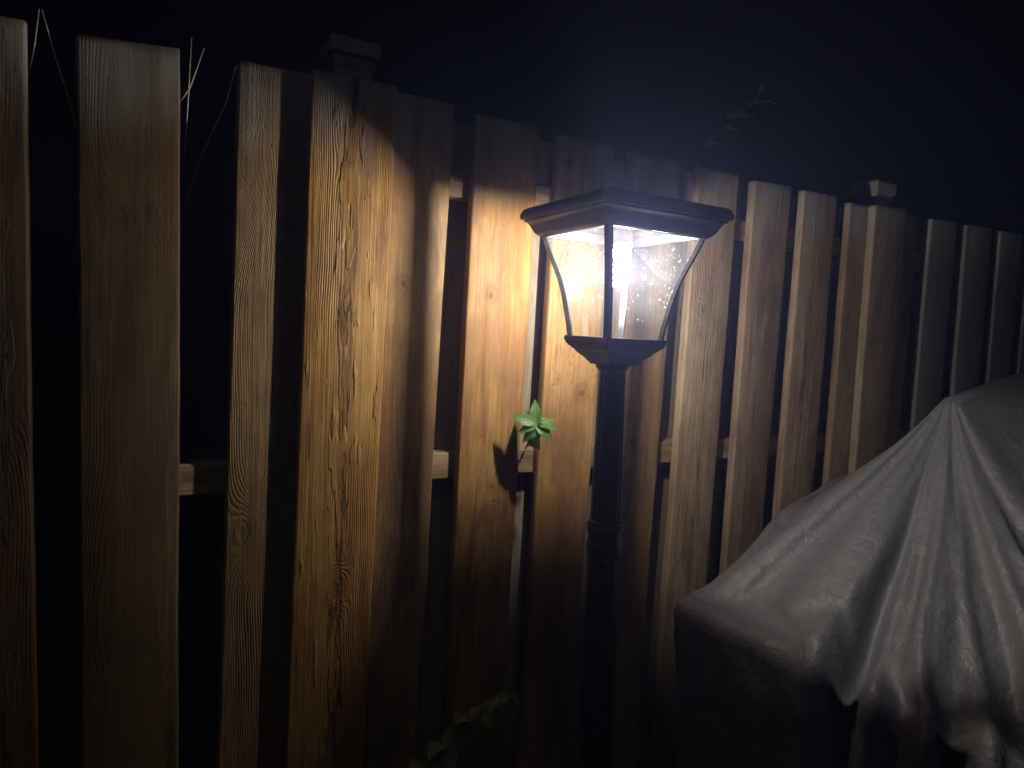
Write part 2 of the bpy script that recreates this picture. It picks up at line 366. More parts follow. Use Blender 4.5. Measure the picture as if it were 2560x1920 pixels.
# rails
for (zb, zt, L0) in ((1.7, 1.755, 0.165), (1.1395, 1.193, -0.05), (0.22, 0.275, -0.6)):
    bm = bmesh.new(); L1 = 3.2; nseg = 60; rings = []
    for k in range(nseg + 1):
        x = L0 + (L1 - L0) * k / nseg
        dz = 0.0012 * noise.noise(Vector((x * 3, zb, 0))); y0, y1, c = 0.0003, TR, 0.004
        pts = [(y0, zb + dz + 0.001), (y0, zt + dz - c), (y0 + c, zt + dz), (y1, zt + dz), (y1, zb + dz)]
        rings.append([bm.verts.new((x, py, pz)) for py, pz in pts])
    for a, b in zip(rings, rings[1:]):
        for k in range(5): bm.faces.new((a[k], b[k], b[(k + 1) % 5], a[(k + 1) % 5]))
    bm.faces.new(rings[0]); bm.faces.new(rings[-1][::-1])
    bmesh.ops.recalc_face_normals(bm, faces=bm.faces)
    mat_r = M_RAIL
    fence_child(new_obj('rail', bm, mat_r, loc=(0, YF + TB, 0)))
# posts with caps
for (xc, ztop, cb, ct) in ((0.343, 1.94, 1.932, 1.960), (1.965, 1.93, 1.914, 1.948)):
    hw = 0.036
    bm = bmesh.new(); box(bm, xc - hw, xc + hw, YF + TB + TR + 0.001, YF + TB + TR + 0.073, 0.0, ztop - 0.012, 0.003)
    po = fence_child(new_obj('post', bm, M_POSTWOOD))
    bm = bmesh.new(); hc = 0.0455; yc = YF + TB + TR + 0.037
    prof = [(hw + 0.0012, cb - 0.022), (hw + 0.003, cb - 0.014), (hw + 0.0045, cb), (hc, cb + 0.001), (hc, ct - 0.004), (hc - 0.004, ct), (0.012, ct + 0.012)]
    rings = [[bm.verts.new((xc + sx * r, yc + sy * r, z)) for sx, sy in ((-1, -1), (1, -1), (1, 1), (-1, 1))] for r, z in prof]
    for a, b in zip(rings, rings[1:]):
        for k in range(4): bm.faces.new((a[k], a[(k + 1) % 4], b[(k + 1) % 4], b[k]))
    bm.faces.new(rings[-1]); bm.faces.new(rings[0][::-1])
    cap = new_obj('post_cap', bm, M_POSTWOOD); cap.parent = po
# screw eye in the top rail
bm = bmesh.new()
tube(bm, [(0.5455, YF + TB + 0.004, 1.737), (0.5460, YF + TB - 0.008, 1.7365), (0.547, YF + TB - 0.018, 1.736)], 0.0013, 8)
cpt = Vector((0.550, YF + TB - 0.020, 1.736))
tube(bm, [cpt + Vector((0.0042 * math.cos(a), -0.002 * math.cos(a), 0.0042 * math.sin(a))) for a in [math.pi + 2 * math.pi * k / 14 for k in range(15)]], 0.0012, 6)
tag(new_obj('screw_eye', bm, simple('rusty_steel', (0.10, 0.055, 0.035), 0.6, 0.5, 300), smooth=True), 'small rusty screw eye in the upper fence rail', 'screw eye')

# ------------------------------------------------------------------ lamp
AX, AY = 0.7235, 0.93
ROT = R(224.0)      # one corner turned towards the lawn
LK = 0.93 / 0.9     # size of the whole lamp
lamp = tag(empty('lamp_post', (AX, AY, CAMZ * (1 - LK))), 'black square lantern lit on a fluted garden post', 'lamp'); lamp.rotation_euler = (0, 0, ROT); lamp.scale = (LK, LK, LK)
def lp(o): o.parent = lamp; return o
# roof (rim, ogee, shallow hipped top)
bm = bmesh.new()
square_loft(bm, [(0.1345, 1.6085), (0.1395, 1.6095), (0.148, 1.6145), (0.1535, 1.6205), (0.158, 1.6275), (0.163, 1.6325), (0.1685, 1.6345), (0.1685, 1.637), (0.1755, 1.6385), (0.1775, 1.6435), (0.1765, 1.648), (0.172, 1.6545), (0.1646, 1.658), (0.155, 1.6592), (0.09, 1.6628), (0.088, 1.6645), (0.04, 1.6655)], cap_bot=False)
rim = [v for v in bm.verts if abs(v.co.z - 1.6085) < 1e-5]
rim.sort(key=lambda v: math.atan2(v.co.y, v.co.x))
# inside of the roof: a shallow tray
t1 = [bm.verts.new((v.co.x * 0.93, v.co.y * 0.93, 1.6095)) for v in rim]
t2 = [bm.verts.new((v.co.x * 0.86, v.co.y * 0.86, 1.624)) for v in rim]
for a, b in ((rim, t1), (t1, t2)):
    for k in range(4): bm.faces.new((a[k], b[k], b[(k + 1) % 4], a[(k + 1) % 4]))
bm.faces.new(t2)
bmesh.ops.recalc_face_normals(bm, faces=bm.faces)
roof = lp(new_obj('roof', bm, M_BLACK, smooth=True)); roof.data.set_sharp_from_angle(angle=R(38))
# solar panel on the roof
bm = bmesh.new(); square_loft(bm, [(0.083, 1.6658), (0.083, 1.6672), (0.081, 1.6678)])
sp_ = new_obj('solar_panel', bm, simple('dark_solar_cells', (0.008, 0.01, 0.03), 0.15, 0.6)); sp_.parent = roof
# small metal clip on the roof's lower edge, right of the front corner
for (dz, ln, of) in ((0.0, 0.030, 0.0), (-0.0030, 0.034, -0.003)):
    bm = bmesh.new(); box(bm, -ln / 2, ln / 2, -0.0012, 0.0012, -0.0006, 0.0006, 0.0003, 1)
    o = new_obj('roof_clip', bm, simple('bright_metal', (0.8, 0.8, 0.8), 0.25, 0.8)); o.parent = roof
    t_ = 0.50; rr_ = 0.1435 + dz * 1.1
    o.location = (rr_ * (1 - t_) + 0.001, rr_ * t_ + 0.001, 1.6128 + dz); o.rotation_euler = (0, 0, R(135))
# ribs
RIB = [(0.1353, 1.6105), (0.1275, 1.592), (0.1199, 1.5755), (0.1105, 1.556), (0.1025, 1.538), (0.0978, 1.5245), (0.0940, 1.511), (0.0900, 1.495), (0.0868, 1.4795), (0.0828, 1.4615), (0.0796, 1.4425)]
def rib_mesh():
    bm = bmesh.new(); rings = []
    for (r, z) in RIB:
        a = 0.0068; t = 0.0058
        pts = [(r - t * 0.2, -a), (r + 0.0012, -a * 0.45), (r + 0.0012, a * 0.45), (r - t * 0.2, a), (r - t * 1.3, a * 0.75), (r - t * 1.3, -a * 0.75)]
        rings.append([bm.verts.new((x, y, z)) for x, y in pts])
    n = 6
    for a, b in zip(rings, rings[1:]):
        for k in range(n): bm.faces.new((a[k], a[(k + 1) % n], b[(k + 1) % n], b[k]))
    bm.faces.new(rings[0]); bm.faces.new(rings[-1]); bmesh.ops.recalc_face_normals(bm, faces=bm.faces)
    return bm
for k in range(4):
    o = lp(new_obj('rib', rib_mesh(), M_BLACK)); o.rotation_euler = (0, 0, k * math.pi / 2)
# glass panes
def glass_mat():
    b = NB('dusty_lantern_glass')
    tc = b.node('ShaderNodeTexCoord').outputs['Object']
    ge = b.node('ShaderNodeNewGeometry')
    cosi = b.math('ABSOLUTE', b.vmath('DOT_PRODUCT', ge.outputs['Incoming'], ge.outputs['Normal']))
    fres = b.math('MULTIPLY_ADD', b.math('POWER', b.math('SUBTRACT', 1.0, cosi), 5.0), 0.9, 0.075, clamp=True)   # both faces of a thin sheet
    gl = b.node('ShaderNodeBsdfGlossy'); gl.inputs['Roughness'].default_value = 0.02; gl.inputs['Color'].default_value = (1, 1, 1, 1)
    wv = b.noise(tc, 22, 3, 0.5); b.link(b.bump(wv, 0.0005, 0.6), gl.inputs['Normal'])
    tr = b.node('ShaderNodeBsdfTransparent'); tr.inputs[0].default_value = (0.97, 0.975, 0.98, 1)
    m1 = b.node('ShaderNodeMixShader'); b.link(fres, m1.inputs[0]); b.link(tr.outputs[0], m1.inputs[1]); b.link(gl.outputs[0], m1.inputs[2])
    # dust film and bright specks
    tl = b.node('ShaderNodeBsdfTranslucent'); tl.inputs[0].default_value = (0.9, 0.9, 0.92, 1)
    df = b.node('ShaderNodeBsdfDiffuse'); df.inputs[0].default_value = (0.8, 0.8, 0.8, 1)
    m2 = b.node('ShaderNodeMixShader'); m2.inputs[0].default_value = 0.35; b.link(tl.outputs[0], m2.inputs[1]); b.link(df.outputs[0], m2.inputs[2])
    vo = b.node('ShaderNodeTexVoronoi'); b.link(b.vmath('MULTIPLY', b.vmath('ADD', tc, b.vmath('MULTIPLY', _vn(b, tc, 60), (0.02, 0.02, 0.02))), (1, 1, 0.8)), vo.inputs['Vector']); vo.inputs['Scale'].default_value = 165
    cl = b.noise(tc, 35, 3, 0.6)
    speck = b.math('MULTIPLY', b.ramp(vo.outputs['Distance'], 0.08, 0.22, 1.0, 0.0), b.ramp(cl, 0.48, 0.6))
    film = b.ramp(b.noise(tc, 20, 5, 0.65), 0.25, 0.85, 0.010, 0.024)
    fac = b.math('ADD', film, b.math('MULTIPLY', speck, 0.38), clamp=True)
    m3 = b.node('ShaderNodeMixShader'); b.link(fac, m3.inputs[0]); b.link(m1.outputs[0], m3.inputs[1]); b.link(m2.outputs[0], m3.inputs[2])
    b.link(m3.outputs[0], b.out.inputs[0])
    return b.mat
M_GLASS = glass_mat()
for k in range(4):
    bm = bmesh.new(); cols = 10; grid = []
    for (r, z) in RIB:
        row = []
        for c in range(cols + 1):
            t = c / cols; rr = r - 0.0035
            p = Vector((rr * (1 - t), rr * t, z))
            row.append(bm.verts.new(p))
        grid.append(row)
    for a, b in zip(grid, grid[1:]):
        for c in range(cols): bm.faces.new((a[c], a[c + 1], b[c + 1], b[c]))
    o = lp(new_obj('glass_pane', bm, M_GLASS, smooth=True)); o.rotation_euler = (0, 0, k * math.pi / 2)
# base of the lantern
bm = bmesh.new()
square_loft(bm, [(0.0393, 1.3975), (0.0400, 1.4005), (0.0450, 1.4030), (0.0487, 1.407), (0.0560, 1.4115), (0.0625, 1.4155), (0.0690, 1.4215), (0.0736, 1.4235), (0.0760, 1.4265), (0.0795, 1.4268), (0.0804, 1.4300), (0.0837, 1.4305), (0.0840, 1.4345), (0.0863, 1.435), (0.0866, 1.442), (0.0855, 1.4432)])
lb = lp(new_obj('lantern_base', bm, M_BLACK, smooth=True)); lb.data.set_sharp_from_angle(angle=R(38))
# socket, bulb and clear tube
white = simple('white_plastic', (0.75, 0.75, 0.75), 0.4)
bm = bmesh.new(); lathe(bm, [(0.017, 1.624), (0.019, 1.615), (0.019, 1.603), (0.0205, 1.602), (0.0205, 1.595), (0.017, 1.594), (0.0165, 1.590), (0.012, 1.5875)], 24)
so = lp(new_obj('lamp_socket', bm, white, smooth=False))
eb = NB('lit_led_core'); eb.n.remove(eb.bsdf)
em = eb.node('ShaderNodeEmission'); em.inputs[0].default_value = (1.0, 0.94, 0.84, 1); em.inputs[1].default_value = LAMP
eb.link(em.outputs[0], eb.out.inputs[0])
fb = NB('frosted_bulb_glass'); fb.n.remove(fb.bsdf)
f1 = fb.node('ShaderNodeBsdfTransparent'); f2 = fb.node('ShaderNodeBsdfTranslucent'); f3 = fb.node('ShaderNodeMixShader'); f3.inputs[0].default_value = 0.34
fb.link(f1.outputs[0], f3.inputs[1]); fb.link(f2.outputs[0], f3.inputs[2]); fb.link(f3.outputs[0], fb.out.inputs[0])
bm = bmesh.new(); lathe(bm, [(0.0105, 1.5872), (0.0145, 1.576), (0.0185, 1.561), (0.0200, 1.548), (0.0180, 1.536), (0.0115, 1.5295), (0.003, 1.527)], 24)
bulb = lp(new_obj('bulb', bm, fb.mat, smooth=True))
bm = bmesh.new(); lathe(bm, [(0.002, 1.5440), (0.0052, 1.5460), (0.0062, 1.551), (0.0062, 1.560), (0.0060, 1.572), (0.0058, 1.586)], 14)
led = new_obj('led_core', bm, eb.mat, smooth=True); led.parent = bulb
ct = NB('clear_tube'); ct.n.remove(ct.bsdf)
ge = ct.node('ShaderNodeNewGeometry')
frs = ct.math('MULTIPLY_ADD', ct.math('POWER', ct.math('SUBTRACT', 1.0, ct.math('ABSOLUTE', ct.vmath('DOT_PRODUCT', ge.outputs['Incoming'], ge.outputs['Normal']))), 5.0), 0.9, 0.07, clamp=True)
g1 = ct.node('ShaderNodeBsdfGlossy'); g1.inputs['Roughness'].default_value = 0.12; t1_ = ct.node('ShaderNodeBsdfTransparent'); mx = ct.node('ShaderNodeMixShader')
ct.link(frs, mx.inputs[0]); ct.link(t1_.outputs[0], mx.inputs[1]); ct.link(g1.outputs[0], mx.inputs[2]); ct.link(mx.outputs[0], ct.out.inputs[0])
bm = bmesh.new(); lathe(bm, [(0.0125, 1.444), (0.010, 1.447), (0.010, 1.526)], 20, cap=False)
lp(new_obj('clear_tube', bm, ct.mat, smooth=True))
# fluted post, leaning very slightly
def flute(a, z): return 1 - 0.11 * max(0.0, math.cos(a * 10)) ** 1.5
prof = [(0.0284, 1.3974), (0.0288, 1.394), (0.026, 1.3905), (0.0224, 1.386)]
bm = bmesh.new(); lathe(bm, prof, 32); 
post_parts = [('collar', bm, True)]
bm = bmesh.new(); lathe(bm, [(0.0228, 1.3862), (0.0228, 1.38), (0.0262, 1.134), (0.0262, 1.1295)], 96, flute); post_parts.append(('fluted_post', bm, True))
bm = bmesh.new(); lathe(bm, [(0.0265, 1.1300), (0.0295, 1.1290), (0.0300, 1.1255), (0.0280, 1.1232), (0.0315, 1.1215), (0.0320, 1.1175), (0.0300, 1.108), (0.0288, 1.099), (0.0295, 1.090), (0.0315, 1.083), (0.0315, 1.0785), (0.0290, 1.0765), (0.0305, 1.074), (0.0305, 1.0705), (0.0275, 1.0685)], 40); post_parts.append(('post_ring', bm, True))
bm = bmesh.new(); lathe(bm, [(0.0275, 1.0688), (0.0278, 1.06), (0.0310, 0.30), (0.0310, 0.26)], 96, flute); post_parts.append(('fluted_post', bm, True))
bm = bmesh.new(); lathe(bm, [(0.033, 0.262), (0.040, 0.25), (0.040, 0.23), (0.055, 0.18), (0.075, 0.06), (0.085, 0.062), (0.085, 0.0468)], 40); post_parts.append(('post_foot', bm, True))
ca, sa = math.cos(-ROT), math.sin(-ROT)
for n, bm, sm in post_parts:
    for v in bm.verts:
        k = 0.024 * (1.39 - v.co.z) if v.co.z < 1.39 else 0.0
        v.co.x += k * ca; v.co.y += k * sa
    lp(new_obj(n, bm, M_BLACK, smooth=sm))

# ------------------------------------------------------------------ tarpaulin over garden furniture
def tarp_mat():
    b = NB('grey_tarpaulin')
    tc = b.node('ShaderNodeTexCoord').outputs['Object']
    n1 = b.noise(tc, 30, 5, 0.62, 0.6); n2 = b.noise(b.vmath('MULTIPLY', tc, (1, 1, 0.6)), 75, 4, 0.6, 1.2); n3 = b.noise(tc, 7, 3, 0.5)
    vo = b.node('ShaderNodeTexVoronoi', feature='DISTANCE_TO_EDGE'); b.link(b.vmath('ADD', tc, b.vmath('MULTIPLY', _vn(b, tc, 14), (0.06, 0.06, 0.06))), vo.inputs['Vector']); vo.inputs['Scale'].default_value = 26
    cre = b.ramp(vo.outputs['Distance'], 0.0, 0.12, 1.0, 0.0)
    h = b.math('ADD', b.math('MULTIPLY', n1, 1.0), b.math('ADD', b.math('MULTIPLY', n2, 0.45), b.math('MULTIPLY', b.math('MULTIPLY', cre, b.ramp(n3, 0.4, 0.7)), 0.07)))
    b.link(b.mix(n3, (0.150, 0.149, 0.162), (0.190, 0.188, 0.204)), b.bsdf.inputs['Base Color'])
    b.bsdf.inputs['Roughness'].default_value = 0.44; b.bsdf.inputs['Specular IOR Level'].default_value = 0.6
    b.link(b.bump(h, 0.0055, 0.8), b.bsdf.inputs['Normal'])
    return b.mat
import numpy as np
def drape(NC=300, NR=64, NS=30, slack=0.17, bend=0.25, steps=140, grav=0.00005, hold=(0.10, 0.02)):
    """a sheet hung from a flat top and held by the edge of a table, relaxed until its spare width buckles into folds"""
    rng = np.random.default_rng(5)
    rim = np.array([(2.55, 1.13, 1.16), (2.03, 1.13, 1.12), (1.647, 1.125, 1.085), (1.415, 1.108, 1.018), (1.28, 1.085, 0.940), (1.15, 1.068, 0.884), (1.062, 1.060, 0.870), (1.038, 1.050, 0.868), (1.040, 1.030, 0.868),
                    (1.050, 0.928, 0.868), (1.065, 0.789, 0.868), (1.079, 0.661, 0.868), (1.090, 0.545, 0.868), (1.105, 0.418, 0.868), (1.119, 0.278, 0.868), (1.137, 0.116, 0.868), (1.160, -0.058, 0.868), (1.30, -0.14, 0.868), (1.70, -0.13, 0.868), (2.3, -0.05, 0.868)])
    wgt = np.array([0.25, 0.5, 1, 1, 1.2, 1.3, 1.6, 2.5, 1.5, 1, 1, 1, 1, 1, 1, 1, 1, 0.8, 0.5])
    d = np.concatenate([[0], np.cumsum(np.linalg.norm(np.diff(rim, axis=0), axis=1) * wgt)])
    t = np.linspace(0, d[-1], NC)
    Rm = np.stack([np.interp(t, d, rim[:, k]) for k in range(3)], -1)
    P = np.array((1.593, 0.818, 1.357)); Q = np.array((2.62, 1.10, 1.415)); F = np.array((2.30, 0.40, 1.372))
    iB = int(np.argmin(np.linalg.norm(Rm - np.array((1.415, 1.108, 1.03)), axis=1)))
    iF = int(np.argmin(np.linalg.norm(Rm - np.array((1.137, 0.116, 0.868)), axis=1)))
    Cc = np.zeros((NC, 3))
    for i in range(NC):
        if i < iB: Cc[i] = Q + (P - Q) * (i / iB) ** 0.8
        elif i <= iF: Cc[i] = P
        else: Cc[i] = P + (F - P) * ((i - iF) / (NC - 1 - iF))
    s = np.linspace(0, 1, NR + 1) ** 0.9
    out = Rm - Cc; out[:, 2] = 0; out /= np.linalg.norm(out, axis=1, keepdims=True)
    ny = NR + NS + 1
    g = np.zeros((ny, NC, 3)); s0 = 0.035
    for j in range(NR + 1): g[j] = Cc + (Rm - Cc) * (s0 + (1 - s0) * s[j])
    for j in range(1, NS + 1):
        g[NR + j] = Rm + out * (0.006 - 0.05 * j / NS); g[NR + j][:, 2] = Rm[:, 2] - 0.52 * j / NS
    jr = np.arange(ny) / NR
    sl = np.clip((jr - 0.10) / 0.6, 0, 1) ** 1.2 * slack * np.where(jr < 1, 1 - 0.5 * np.clip((jr - 0.8) / 0.2, 0, 1), 0.5)
    ry = Rm[:, 1]; front = np.arange(NC) > np.argmin(np.linalg.norm(Rm[:, :2] - np.array((1.038, 1.05)), axis=1))
    un = np.where(front, 0.06 + 1.2 * np.exp(-((ry - 0.48) / 0.16) ** 2) + 0.9 * np.exp(-((ry - 0.12) / 0.13) ** 2), 0.05) * (1 + 0.35 * np.sin(np.linspace(0, 1, NC) * 61 + 1.0))
    SU = sl[:, None, None] * un[None, :, None]
    hk = (hold[0] * (1 - 0.85 * np.where(front, np.exp(-((ry - 0.50) / 0.10) ** 2) + 0.6 * np.exp(-((ry - 0.22) / 0.08) ** 2), 0)))[:, None]
    hk = hk + 0.5 * np.exp(-(np.linalg.norm(Rm[:, :2] - np.array((1.038, 1.05)), axis=1)[:, None] / 0.06) ** 2)
    cons = []
    for dj, di, k, f in ((0, 1, 1.0, 1.0), (1, 0, 1.0, 0.0), (1, 1, 0.35, 0.5), (1, -1, 0.35, 0.5), (0, 4, bend, 0.9), (4, 0, bend, 0.0), (0, 9, bend * 0.5, 0.6)):
        sa = (slice(0, ny - dj), slice(max(0, -di), NC - max(0, di))); sb = (slice(dj, ny), slice(max(0, di), NC - max(0, -di)))
        cons.append((sa, sb, np.linalg.norm(g[sa] - g[sb], axis=-1, keepdims=True) * (1 + f * SU[sa]), k))
    p = g.copy(); jj = np.arange(ny)[:, None] / NR; uu = np.linspace(0, 1, NC)[None, :]
    dst = (0.35 + 0.65 * np.clip(un, 0, 1))[None, :] * sum(a * np.sin(uu * f + ph + jj * sh) for a, f, ph, sh in ((0.010, 43, 0.3, 1.1), (0.008, 71, 2.0, -1.7), (0.005, 118, 4.0, 2.4), (0.003, 190, 1.0, -2.0)))
    p[..., 2] += dst * np.clip(jj, 0, 1) * (jj <= 1.0); p += out[None] * (dst * (jj > 1.0))[..., None]
    p += rng.normal(0, 0.0012, p.shape); v = np.zeros_like(p)
    for st in range(steps):
        old = p.copy(); v *= 0.85; p = p + v; p[..., 2] -= grav
        for it in range(5):
            for sa, sb, L, k in cons:
                dd = p[sb] - p[sa]; l = np.sqrt((dd * dd).sum(-1, keepdims=True)) + 1e-9
                c = dd * ((l - L) / l) * (0.22 * k); p[sa] += c; p[sb] -= c
            p[0] = g[0]; p[:, 0] = g[:, 0]; p[:, -1] = g[:, -1]
            p[NR] += (g[NR] - p[NR]) * hk; p[NR - 1] += (g[NR - 1] - p[NR - 1]) * hk * 0.3
            p[NR + 1:] += (g[NR + 1:] - p[NR + 1:]) * hold[1]
            p[..., 1] = np.minimum(p[..., 1], 1.172)
        v = p - old; q = np.sqrt((v * v).sum(-1, keepdims=True)); v = v * np.minimum(1, 0.008 / (q + 1e-9))
    # hard creases where the sheet is pinched: (table-edge position, half width, depth)
    front_y = np.where(front, ry, 9.0)
    sj = np.clip(np.arange(ny) / NR, 0, 1)
    for (cy0, wd, am, p0) in ((0.735, 0.030, 0.022, 1.2), (0.675, 0.026, -0.050, 1.5), (0.63, 0.016, 0.016, 1.4), (0.575, 0.018, -0.020, 1.6), (0.545, 0.012, 0.016, 1.5), (0.50, 0.022, -0.034, 2.0), (0.455, 0.015, 0.022, 1.7), (0.395, 0.020, -0.016, 1.6), (0.30, 0.03, -0.020, 1.4), (0.24, 0.02, 0.02, 1.5)):
        for j in range(ny):
            c0 = cy0 + 0.020 * math.sin(sj[j] * 4.0 + cy0 * 30) * (1 - sj[j]) + 0.006 * math.sin(sj[j] * 13 + cy0 * 55)
            e = np.exp(-((front_y - c0) / wd) ** 2) * am * sj[j] ** p0 * (1.0 if j <= NR else max(0, 1 - (j - NR) / NS * 0.7))
            if j <= NR: p[j, :, 2] += e
            else: p[j] += out * (e * 0.9)[:, None]; p[j, :, 2] += e * 0.5
    return p, Cc
pc, crest_pts = drape()
ny_, nx_ = pc.shape[:2]
bm = bmesh.new(); grid = []
mid = Vector((2.25, 0.80, 1.402))
for k in (1.0, 0.6, 0.25):
    grid.append([bm.verts.new(Vector(crest_pts[i]).lerp(mid, k) + Vector((0, 0, 0.004 * noise.noise(Vector((i * 0.05, k * 3, 0)))))) for i in range(nx_)])
for j in range(ny_):
    row = []; a_ = min(1.0, j / 64 * 1.5)
    for i in range(nx_):
        q = Vector(pc[j, i])
        cr1 = 1 - abs(noise.noise(q * 11.0 + Vector((0, 0, 3)))) * 2.2; cr2 = 1 - abs(noise.noise(q * 27.0 + Vector((5, 0, 0)))) * 2.2
        dz = (0.0030 * cr1 + 0.0014 * cr2) * a_
        if j <= 64: q.z += dz
        else: q.x -= dz * 1.5
        row.append(bm.verts.new(q))
    grid.append(row)
for a, b in zip(grid, grid[1:]):
    for i in range(nx_ - 1): bm.faces.new((a[i], a[i + 1], b[i + 1], b[i]))
bmesh.ops.remove_doubles(bm, verts=bm.verts, dist=0.0003)
bmesh.ops.recalc_face_normals(bm, faces=bm.faces)
tarp = new_obj('tarpaulin', bm, tarp_mat(), smooth=True)
tag(tarp, 'creased grey tarpaulin draped over garden furniture, right of the lamp', 'tarpaulin')

# ------------------------------------------------------------------ plants
def leaf_mesh(L, Wd, curl=0.3, cup=0.25, name='leaf', tip=1.0):
    bm = bmesh.new(); n = 9; rows = []
    for i in range(n + 1):
        t = i / n; wv = Wd * (math.sin(math.pi * t ** 0.8) ** 0.85) * (1 - 0.25 * t) + 0.0002
        if i == n: wv = 0.0002
        y = L * t; z = -curl * L * t * t
        row = [bm.verts.new((sx * wv, y, z + cup * wv * abs(sx) + 0.02 * L * math.sin(t * 14 + sx) * abs(sx))) for sx in (-1, -0.5, 0, 0.5, 1)]
        rows.append(row)
    for a, b in zip(rows, rows[1:]):
        for k in range(4): bm.faces.new((a[k], a[k + 1], b[k + 1], b[k]))
    me = bpy.data.meshes.new(name); bm.to_mesh(me); bm.free()
    for p in me.polygons: p.use_smooth = True
    return me
def put_leaf(me, mat, parent, base, direction, up=(0, 0, 1), roll=0.0, scale=1.0):
    y = Vector(direction).normalized(); z = Vector(up); z = (z - y * z.dot(y))
    z = z.normalized() if z.length > 1e-3 else y.orthogonal().normalized()
    x = y.cross(z); rot = Matrix((x, y, z)).transposed()
    if roll: rot = Matrix.Rotation(roll, 3, y) @ rot
    o = bpy.data.objects.new('leaf', me); COL.objects.link(o)
    if not me.materials: me.materials.append(mat)
    o.matrix_world = Matrix.Translation(Vector(base)) @ rot.to_4x4() @ Matrix.Scale(scale, 4)
    o.parent = parent; o.matrix_parent_inverse = Matrix.Translation(-Vector(parent.location))
    return o
M_LEAF_BRIGHT = leaf_mat('fresh_green_leaf', (0.14, 0.28, 0.08), 0.4)
M_LEAF_DARK = leaf_mat('dark_green_leaf', (0.17, 0.24, 0.10), 0.25)
M_LEAF_OLIVE = leaf_mat('grey_green_leaf', (0.45, 0.55, 0.36), 0.3)
M_STEM = simple('green_stem', (0.14, 0.20, 0.06), 0.6, 0.3, 200)
M_STRAW = simple('dry_straw', (0.78, 0.74, 0.64), 0.7, 0.3, 300)
# sprout pushing through the fence gap
SB = Vector((0.728, 1.218, 1.194)); ST = Vector((0.697, 1.128, 1.262))
sproot = tag(empty('fence_sprout', SB), 'bright green leafy sprout poking out of the fence gap left of the lamp post', 'plant')
bm = bmesh.new(); tube(bm, [(0, 0, 0), (-0.006, -0.03, 0.026), (-0.018, -0.062, 0.050), tuple(ST - SB)], [0.0019, 0.0018, 0.0016, 0.0013], 8)
so_ = new_obj('stem', bm, M_STEM, sproot, smooth=True)
lm = [leaf_mesh(0.050, 0.0135, 0.40, 0.22), leaf_mesh(0.040, 0.0125, 0.65, 0.18), leaf_mesh(0.029, 0.0085, 0.45, 0.3)]
right = r_; upv = -d_; tow = -f_
def scr(a, b, c): return right * a + upv * b + tow * c
spec = [(0, (-0.9, 0.42, 0.35), 1.0), (0, (-0.12, 1.0, 0.1), 0.95), (1, (-0.42, 0.95, -0.2), 0.95), (1, (-0.55, -0.75, 0.55), 1.0), (1, (-0.9, -0.1, 0.5), 0.9), (1, (0.8, 0.55, -0.1), 0.95), (0, (1.0, -0.05, 0.15), 0.95), (1, (0.8, -0.5, 0.5), 1.0), (2, (0.35, -0.95, 0.15), 0.95), (2, (0.1, -0.9, -0.2), 0.8), (2, (0.5, 0.7, 0.6), 0.7)]
rl = random.Random(11)
for k, (mi, dr, sc) in enumerate(spec):
    put_leaf(lm[mi], M_LEAF_BRIGHT, sproot, ST + Vector((0, 0, -0.002 * (k % 3))), scr(*dr), up=scr(0.0, 0.55, 0.85), scale=sc * rl.uniform(0.85, 1.2), roll=random.uniform(-0.4, 0.4))
# two lower leaves in the shade of the sprout
put_leaf(lm[1], M_LEAF_BRIGHT, sproot, SB + (ST - SB) * 0.55, scr(0.6, -0.7, 0.3), up=scr(0, 0.5, 0.8), scale=0.8)

# climbing shoot above the fence
shoot = tag(empty('climbing_shoot', (1.19, 1.262, 0.0)), 'thin leafy climbing shoot rising above the fence top, up and right of the lantern', 'plant')
bm = bmesh.new()
tube(bm, [Vector(q) - Vector((1.19, 1.262, 0.0)) for q in ((1.16, 1.31, 0.0), (1.15, 1.315, 0.6), (1.165, 1.318, 1.3), (1.175, 1.30, 1.75), (1.19, 1.255, 1.875), (1.213, 1.24, 1.925), (1.259, 1.24, 1.964), (1.30, 1.24, 2.002), (1.343, 1.245, 2.035), (1.387, 1.25, 2.07), (1.397, 1.25, 2.092))], [0.004, 0.0035, 0.003, 0.0025, 0.002, 0.0018, 0.0016, 0.0014, 0.0012, 0.001, 0.0006], 7)
new_obj('stem', bm, M_STEM, shoot, smooth=True)
lm2 = leaf_mesh(0.075, 0.0145, 0.22, 0.3)
for k, (a, b) in enumerate([((1.196, 1.235, 1.914), (1.233, 1.225, 1.946)), ((1.199, 1.235, 1.916), (1.253, 1.24, 1.934)), ((1.227, 1.235, 1.957), (1.300, 1.23, 1.977)), ((1.266, 1.235, 1.991), (1.310, 1.24, 2.031)), ((1.276, 1.235, 1.995), (1.377, 1.24, 2.031)),
                            ((1.340, 1.235, 2.035), (1.388, 1.24, 2.084)), ((1.355, 1.235, 2.046), (1.441, 1.235, 2.072)), ((1.369, 1.235, 2.072), (1.390, 1.24, 2.110)), ((1.248, 1.235, 1.983), (1.235, 1.24, 2.005))]):
    a = Vector(a); b = Vector(b); put_leaf(lm2, M_LEAF_OLIVE, shoot, a, b - a + Vector((0, 0, 0.012)), up=scr(0.1, 0.9, 0.35), scale=(b - a).length / 0.078, roll=0.35 * math.sin(k * 2.1))
